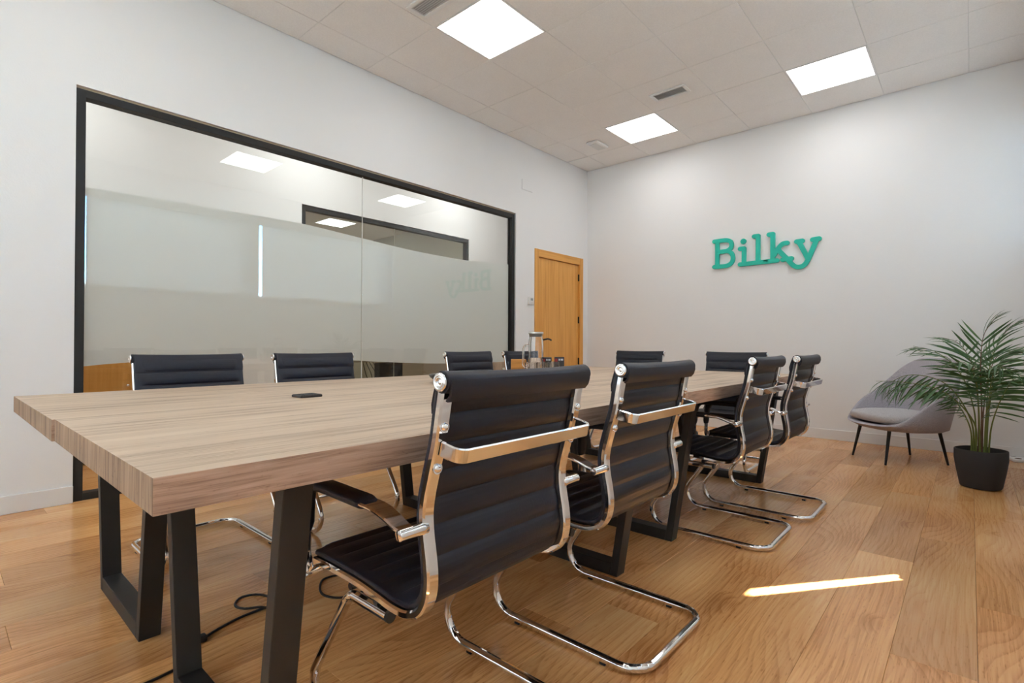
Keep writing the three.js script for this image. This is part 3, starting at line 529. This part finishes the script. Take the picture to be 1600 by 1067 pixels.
// ------------------------------------------------------------------ potted palm
{
  const C = [3.985, 0, 1.36], t = thing('potted_palm', 'feathery green palm in a tapered dark grey pot, right edge', 'plant', C);
  const sq = (a, r) => { const c = Math.cos(a), s = Math.sin(a), k = Math.pow(Math.abs(c) ** 2.6 + Math.abs(s) ** 2.6, -1 / 2.6); return [r * c * k, r * s * k]; };
  const prof = [[0, 0.001], [0.085, 0.001], [0.097, 0.004], [0.102, 0.014], [0.118, 0.11], [0.129, 0.19], [0.1285, 0.245], [0.1275, 0.252], [0.123, 0.254], [0.120, 0.248], [0.122, 0.2], [0, 0.2]];
  const rows = prof.map(([r, y]) => Array.from({ length: 64 }, (_, k) => { const [x, z] = sq(k / 64 * 2 * Math.PI, r); const ca = Math.cos(0.5), sa = Math.sin(0.5); return V(x * ca - z * sa, y, x * sa + z * ca); }));
  part(t, 'pot', smooth(gridGeometry(rows.reverse(), true, false).g, 0.7), M.pot);
  part(t, 'soil', mv(new THREE.CylinderGeometry(0.114, 0.114, 0.01, 32), 0, 0.207, 0), M.soil);
  const leaflet = (() => {                                           // unit leaflet along +x, drooping to -y, blade across z, folded at the midrib
    const P = [], I = [], n = 6; for (let i = 0; i <= n; i++) { const u = i / n, w = 0.062 * Math.pow(Math.sin(Math.PI * Math.min(0.999, 0.1 + u * 0.9)), 0.8) + 0.002, y = -0.34 * u * u; P.push(u * (1 - 0.06 * u), y + w * 0.25, -w, u * (1 - 0.06 * u), y, 0, u * (1 - 0.06 * u), y + w * 0.25, w); }
    for (let i = 0; i < n; i++) for (const k of [0, 1]) { const a = i * 3 + k; I.push(a, a + 1, a + 4, a, a + 4, a + 3); }
    const g = new THREE.BufferGeometry(); g.setAttribute('position', new THREE.Float32BufferAttribute(P, 3)); g.setAttribute('uv', new THREE.Float32BufferAttribute(new Float32Array(P.length / 3 * 2), 2)); g.setIndex(I); g.computeVertexNormals(); return g;
  })();
  const r = rng(77);
  // world points of the rachis of each frond: from the pot to the tip
  const F = [
    [[3.95, 0.2, 1.38], [3.935, 0.45, 1.42], [3.80, 0.69, 1.47], [3.616, 0.735, 1.5], [3.46, 0.64, 1.52]],
    [[3.96, 0.2, 1.40], [3.95, 0.44, 1.46], [3.79, 0.64, 1.54], [3.58, 0.69, 1.58], [3.44, 0.69, 1.6]],
    [[3.96, 0.2, 1.33], [3.95, 0.52, 1.33], [3.865, 0.78, 1.28], [3.74, 0.90, 1.24], [3.62, 0.935, 1.2]],
    [[3.985, 0.2, 1.35], [3.99, 0.52, 1.36], [3.985, 0.81, 1.36], [4.005, 1.02, 1.36], [4.07, 1.14, 1.36]],
    [[4.0, 0.2, 1.34], [4.015, 0.52, 1.33], [4.04, 0.85, 1.30], [4.104, 1.02, 1.28], [4.17, 1.10, 1.28]],
    [[4.01, 0.2, 1.38], [4.025, 0.52, 1.41], [4.07, 0.82, 1.45], [4.14, 0.91, 1.45], [4.21, 0.88, 1.45]],
    [[4.02, 0.2, 1.39], [4.04, 0.44, 1.43], [4.102, 0.66, 1.5], [4.15, 0.74, 1.53], [4.21, 0.70, 1.56]],
    [[3.975, 0.2, 1.32], [3.97, 0.6, 1.28], [3.93, 0.85, 1.2], [3.86, 0.965, 1.12], [3.76, 1.0, 1.05]],
    [[3.98, 0.2, 1.42], [3.975, 0.52, 1.44], [3.96, 0.72, 1.5], [3.92, 0.82, 1.58], [3.865, 0.84, 1.67]],
    [[4.0, 0.2, 1.42], [4.02, 0.52, 1.44], [4.036, 0.73, 1.53], [4.06, 0.81, 1.62], [4.095, 0.80, 1.70]],
    [[3.94, 0.2, 1.36], [3.93, 0.40, 1.38], [3.85, 0.57, 1.40], [3.76, 0.62, 1.41], [3.68, 0.59, 1.41]],
    [[3.99, 0.2, 1.31], [4.0, 0.5, 1.27], [4.03, 0.75, 1.2], [4.08, 0.88, 1.12], [4.14, 0.92, 1.04]],
  ];
  const UP = V(0, 1, 0), plan = [], droop = [0.75, 0.5, 0.25, 0, 0, 0.5, 0.6, 0.1, 0.3, 0.4, 0.5, 0.2];
  F.forEach((pts, fi) => {
    const f = sub(t, 'frond'), line = spline3(pts.map(([x, y, z]) => V(x - C[0], y, z - C[2])), 60), T = tangents(line), start = 0.46;
    part(f, 'stem', tube(line, (u) => lerp(0.0058, 0.0012, u), 7), fi % 4 === 3 ? M.stemRed : M.stem);
    const L = line.length - 1, count = 13;
    for (let k = 0; k <= count; k++) for (const s of [-1, 1]) {
      const u = start + (1 - start) * (k + 0.15 * r()) / (count + 1), i = Math.min(L, Math.floor(u * L)), o = line[i], tg = T[i];
      const side = tg.clone().cross(UP); if (side.lengthSq() < 0.02) side.set(Math.cos(fi), 0, Math.sin(fi)); side.normalize();
      const nrm = side.clone().cross(tg).normalize(), w = k / count, ang = lerp(1.1, 0.45, w) + (r() - 0.5) * 0.2;
      const dir = tg.clone().multiplyScalar(Math.cos(ang)).addScaledVector(side, s * Math.sin(ang)).addScaledVector(nrm, 0.12 + (r() - 0.5) * 0.3).addScaledVector(UP, -(droop[fi] ?? 0.15)).normalize();
      const len = 0.235 * Math.pow(Math.sin(Math.PI * clamp(0.16 + w * 0.72, 0, 1)), 0.7) * (0.85 + 0.3 * r()) * (fi === 10 ? 0.7 : 1);
      const zz = dir.clone().cross(nrm).normalize(), yy = zz.clone().cross(dir), m4 = new THREE.Matrix4().makeBasis(dir.clone().multiplyScalar(len), yy.multiplyScalar(len * (0.7 + 0.8 * r())), zz.multiplyScalar(len * 0.5)).setPosition(o);
      plan.push([f, m4, fi, r()]);
    }
  });
  // 300 single leaflets on the fronds that show largest, the rest joined in one part
  const order = [0, 1, 2, 3, 4, 5, 7, 8, 9, 10, 11]; let n = 0; const rest = [];
  for (const [f, m4, fi, q] of plan) {
    if (order.includes(fi) && n < 290) { n++; const m = part(f, 'leaflet', leaflet, M.leaf[Math.floor(q * 3)]); m.matrix.copy(m4); m.matrix.decompose(m.position, m.quaternion, m.scale); }
    else rest.push(leaflet.clone().applyMatrix4(m4));
  }
  const all = part(t, 'leaflets', rest, M.leaf[1]); all.userData.kind = 'stuff';
}
// ------------------------------------------------------------------ on the table
const TY = 0.735;
{
  const c = thing('carafe', 'clear glass water carafe with handle and steel lid among the tumblers', 'carafe', [1.815, TY, 3.365]);
  part(c, 'body', lathe([[0, 0.002], [0.042, 0.002], [0.046, 0.006], [0.049, 0.02], [0.049, 0.205], [0.0465, 0.23], [0.043, 0.245], [0.044, 0.268], [0.0405, 0.268], [0.039, 0.245], [0.042, 0.229], [0.0445, 0.205], [0.0445, 0.022], [0.042, 0.013], [0, 0.012]], 40), M.clear);
  part(c, 'water', lathe([[0, 0.0122], [0.0418, 0.0132], [0.0443, 0.022], [0.0443, 0.115], [0, 0.115]], 40), phys([1, 1, 1], 0, { transmission: 1, thickness: 0.05, ior: 1.33 }));
  part(c, 'lid', lathe([[0, 0.25], [0.038, 0.25], [0.038, 0.268], [0.048, 0.268], [0.049, 0.271], [0.049, 0.279], [0.047, 0.282], [0, 0.283]], 36), M.steel);
  const a = 2.3, hd = V(-0.66, 0, 0.75), q = (d, y) => V(hd.x * d, y, hd.z * d);
  part(c, 'handle', tube(fillet([q(0.047, 0.195), q(0.082, 0.195), q(0.085, 0.06), q(0.048, 0.05)], [0.025, 0.025]), 0.0075, 10), M.clear);
  const g0 = thing('tumbler', '', 'glass', [1.885, TY, 3.50], 0, 'tumblers beside the carafe');
  part(g0, 'bowl', smooth(clean(lathe([[0, 0.001], [0.028, 0.001], [0.032, 0.005], [0.0345, 0.02], [0.0375, 0.062], [0.037, 0.086], [0.0365, 0.0885], [0.0335, 0.0885], [0.033, 0.086], [0.0325, 0.062], [0.029, 0.026], [0.025, 0.017], [0, 0.015]], 14)), 0.25), M.clear);
  [[[1.885, TY, 3.50], 'clear tumbler nearest the wooden box'], [[1.905, TY, 3.405], 'clear tumbler in the middle, below the carafe'], [[1.915, TY, 3.30], 'clear tumbler beside the dark grey upright card'], [[1.845, TY, 3.265], 'clear tumbler standing behind the others, near the dark boxes']].forEach(([p, l], i) => { if (i) return copyThing(g0, l, p, 0); g0.userData.label = l; });
  const b = thing('serving_board', 'thin light wooden board lying under the wooden box', 'board', [1.64, TY, 3.335], 0.75);
  part(b, 'board', woodUV(bb(-0.075, 0, -0.11, 0.075, 0.012, 0.11, 0.003), 2), M.box); part(b, 'foot', [bb(-0.06, 0, -0.1, -0.05, 0.0005, 0.1, 0.0002)], M.brown);
  const w = thing('wooden_box', 'small warm-toned wooden box on a board left of the carafe', 'box', [1.64, TY + 0.012, 3.335], 0.75);
  part(w, 'side', woodUV(bb(-0.05, 0, 0.041, 0.05, 0.088, 0.05), 0), M.box); part(w, 'side', woodUV(bb(-0.05, 0, -0.05, 0.05, 0.088, -0.041), 0), M.box);
  part(w, 'side', woodUV(bb(-0.05, 0, -0.0405, -0.041, 0.088, 0.0405), 1), M.box); part(w, 'side', woodUV(bb(0.041, 0, -0.0405, 0.05, 0.088, 0.0405), 1), M.box); part(w, 'bottom', bb(-0.0405, 0.001, -0.0405, 0.0405, 0.009, 0.0405), M.box);
  const stand = (pos, turn, label, wd, ht) => {
    const s = thing('card_box', label, 'box', pos, turn, 'dark printed boxes beside the tumblers');
    part(s, 'carton', bb(-wd / 2, 0, -0.018, wd / 2, ht, 0.018, 0.003), M.card);
    part(s, 'printed_mark', [bb(-wd * 0.1, ht * 0.8, 0.0178, wd * 0.06, ht * 0.9, 0.0183, 0.0001), bb(wd * 0.12, ht * 0.8, 0.0178, wd * 0.38, ht * 0.9, 0.0183, 0.0001)], M.print);
    part(s, 'red_mark', bb(-wd * 0.48, ht * 0.66, 0.0178, -wd * 0.2, ht * 0.9, 0.0183, 0.0001), M.red);
  };
  stand([1.79, TY, 3.215], 0.72, 'dark box with small white marks behind the tumblers, right of carafe', 0.062, 0.115);
  stand([1.875, TY, 3.19], 0.72, 'taller dark upright box with white and red print, rightmost on the table', 0.064, 0.118);
  const d = thing('table_device', 'small flat square black device on the table near the far chairs', 'device', [2.075, TY, 5.05], 0.02);
  part(d, 'body', bb(-0.037, 0, -0.042, 0.037, 0.0095, 0.042, 0.003), M.plastic); part(d, 'top_plate', bb(-0.034, 0.009, -0.039, 0.034, 0.0105, 0.039, 0.0008), M.screen);
  const s = thing('conference_phone', 'black round conference speaker half hidden behind the nearest chair', 'speakerphone', [1.93, TY, 4.18]);
  part(s, 'body', lathe([[0, 0.001], [0.075, 0.001], [0.09, 0.004], [0.125, 0.03], [0.131, 0.04], [0.129, 0.044], [0, 0.046]], 48), M.plastic); part(s, 'top_grille', lathe([[0.03, 0.0455], [0.118, 0.0442], [0.118, 0.0468], [0.03, 0.0478]], 48), M.screen);
  part(s, 'button', mv(new THREE.CylinderGeometry(0.012, 0.012, 0.003, 20), 0, 0.048, 0), M.legMetal);
}
// ------------------------------------------------------------------ cables and socket on the floor
{
  const cable = (name, label, pts, n = 120) => { const t = thing(name, label, 'cable'); part(t, 'lead', tube(spline3(pts.map(([x, z, y = 0.0045]) => V(x, y, z)), n), 0.0042, 8), M.rubber); return t; };
  const c = cable('power_cable', 'black cable coiled in a loop on the floor under the near table end', [[2.128, 5.405, 0.008], [2.105, 5.37], [2.08, 5.29], [2.075, 5.23], [2.072, 5.185], [2.03, 5.155], [1.955, 5.178], [1.935, 5.225], [1.975, 5.262], [2.045, 5.258, 0.013], [2.08, 5.215, 0.014], [2.10, 5.186], [2.13, 5.15], [2.16, 5.14]]);
  part(c, 'connector', cb(0.028, 0.02, 0.04, 2.132, 0.0105, 5.425, 0.005), M.rubber);
  cable('mains_cable', 'black cable running out of the photo behind the front table leg', [[2.15, 5.44, 0.006], [2.18, 5.47], [2.227, 5.498], [2.245, 5.56], [2.25, 5.66], [2.28, 5.8], [2.4, 5.95]]);
  cable('looped_lead', 'black lead looped on the floor beneath the nearest chair', [[2.20, 4.80], [2.225, 4.90], [2.205, 4.985], [2.14, 5.015], [2.06, 4.985], [2.02, 4.945], [2.035, 4.88], [2.07, 4.83], [2.12, 4.7]]);
  const s = thing('floor_socket', 'white socket plate with two dark outlets on the floor at far right', 'socket', [4.222, 0, 0.045], 0.25);
  part(s, 'plate', bb(-0.055, 0, -0.11, 0.055, 0.022, 0.11, 0.006), M.white); for (const z of [-0.05, 0.05]) part(s, 'outlet', mv(new THREE.CylinderGeometry(0.021, 0.021, 0.002, 24), -0.01, 0.0225, z), M.brown);
}
// ------------------------------------------------------------------ corridor and office behind the glass
{
  struct('floor', woodUV(bb(-6.4, -0.0085, -1.2, -0.001, 0, D, 0.0002), 2, 1.25, 0.6), floorMats[2]);
  const c = struct('ceiling'); part(c, 'tile_field', bb(-6.4, H, -1.2, -0.12, H + 0.02, D), M.tile);
  wallLeft('wall_corridor', -1.62, -1.5, -1.2, D, [[0.80, 3.307, -0.02, 2.457]]);
  partition('window_4', -1.5, 0.803, 3.305, 2.45, false);
  const w = (n, ...b) => struct(n, woodUV(bb(...b, 0.0002), 1), M.wall);
  w('wall_corridor_side', -0.12, 0, -1.1, 0, H + 0.25, -0.14); w('wall_corridor_end', -1.5, 0, -1.2, 0, H + 0.25, -1.1); w('wall_corridor_front', -1.5, 0, D, -0.12, H + 0.25, D + 0.1);
  struct('wall_office_back', bb(-6.4, 0, -0.85, -1.62, H + 0.25, -0.75, 0.0002), M.olive); struct('wall_office_far', bb(-6.5, 0, -0.85, -6.3, H + 0.25, 5, 0.0002), M.olive); struct('wall_office_front', bb(-6.4, 0, 4.6, -1.62, H + 0.25, 4.7, 0.0002), M.olive);
  const lab = ['ceiling light panel of the office seen through both glass walls', 'office ceiling light panel behind the frosted film'];
  [[-5.68, 0.4], [-3.3, 0.4]].forEach(([x, z], i) => panelLight(x, z, lab[i], 2.4, H - 0.002, 'office ceiling lights'));
  [[-1.05, 0.9, 2.6], [-1.05, 3.0, 2.3], [-1.05, 5.2, 2.2]].forEach(([x, z, k], i) => panelLight(x, z, ['corridor ceiling light panel at the door end', 'corridor ceiling light panel hidden above the second window', 'corridor ceiling light panel hidden above the oak cabinet'][i], k, H - 0.002, 'corridor ceiling lights'));
  const oak = thing('oak_cabinet', 'oak cupboard seen through the clear strip at the left of the glass', 'cabinet', [-1.29, 0, 5.12]);
  part(oak, 'carcass', woodUV(bb(-0.2, 0.05, -0.25, 0.18, 0.9, 0.45, 0.002), 1, 1.2, 0.6), M.door); part(oak, 'plinth', bb(-0.19, 0, -0.24, 0.15, 0.05, 0.44), M.brown);
  for (const z of [-0.245, 0.103]) { const d = part(oak, 'door', woodUV(bb(0.18, 0.06, z, 0.2, 0.89, z + 0.342, 0.002), 1, 1.2, 0.6), M.door); part(d, 'knob', mv(new THREE.SphereGeometry(0.012, 14, 10), 0.212, 0.60, z + 0.06), M.chrome); }
  const cab = thing('storage_cabinet', 'low taupe cabinet seen through the glass behind the table', 'cabinet', [-1.295, 0, 1.55]);
  part(cab, 'carcass', bb(-0.2, 0.05, -0.75, 0.18, 0.95, 0.42, 0.002), M.taupe); part(cab, 'plinth', bb(-0.18, 0, -0.74, 0.15, 0.05, 0.41), M.brown); for (let i = 0; i < 3; i++) part(cab, 'door', bb(0.18, 0.06, -0.745 + i * 0.39, 0.198, 0.94, -0.36 + i * 0.39, 0.002), M.taupe);
  const cab2 = thing('wood_cabinet', 'pale wood cabinet at the right end of the glass', 'cabinet', [-0.9, 0, 0.3]);
  part(cab2, 'carcass', woodUV(bb(-0.25, 0.05, -0.45, 0.25, 0.9, 0.45, 0.002), 1), M.tableTop); part(cab2, 'plinth', bb(-0.23, 0, -0.43, 0.22, 0.05, 0.43), M.brown); for (const z of [-0.445, 0.005]) part(cab2, 'door', woodUV(bb(0.25, 0.06, z, 0.268, 0.89, z + 0.44, 0.002), 1), M.tableTop);
  const desk = thing('office_desk', 'dark desk in the office beyond the second window', 'desk', [-2.3, 0, 1.85]);
  part(desk, 'desktop', bb(-0.35, 0.7, -0.5, 0.35, 0.73, 0.6, 0.002), M.taupe); for (const x of [-0.32, 0.3]) for (const z of [-0.47, 0.55]) part(desk, 'leg', bb(x, 0, z, x + 0.04, 0.7, z + 0.04), M.legMetal); part(desk, 'modesty_panel', bb(0.30, 0.25, -0.43, 0.31, 0.69, 0.2), M.legMetal);
  const pc = thing('computer_tower', 'dark computer tower standing beneath the office desk', 'computer', [-2.24, 0, 1.1]);
  part(pc, 'case', bb(-0.2, 0.01, -0.1, 0.2, 0.5, 0.1, 0.004), M.plastic); part(pc, 'front_panel', bb(0.2, 0.02, -0.095, 0.205, 0.49, 0.095, 0.002), M.screen);
  const lead = thing('desk_cables', 'tangle of black cables hanging below the office desk', 'cable'); 
  for (let i = 0; i < 4; i++) part(lead, 'lead', tube(spline3([V(-1.93, 0.7, 2.12 + i * 0.05), V(-1.92, 0.5, 2.1 + i * 0.07 - 0.1), V(-1.92, 0.4, 2.25 - i * 0.04), V(-1.91, 0.3, 2.05 + i * 0.05), V(-1.91, 0.006, 2.1 + i * 0.05)], 40), 0.005, 6), M.rubber);
}
renderer.render(scene, camera);
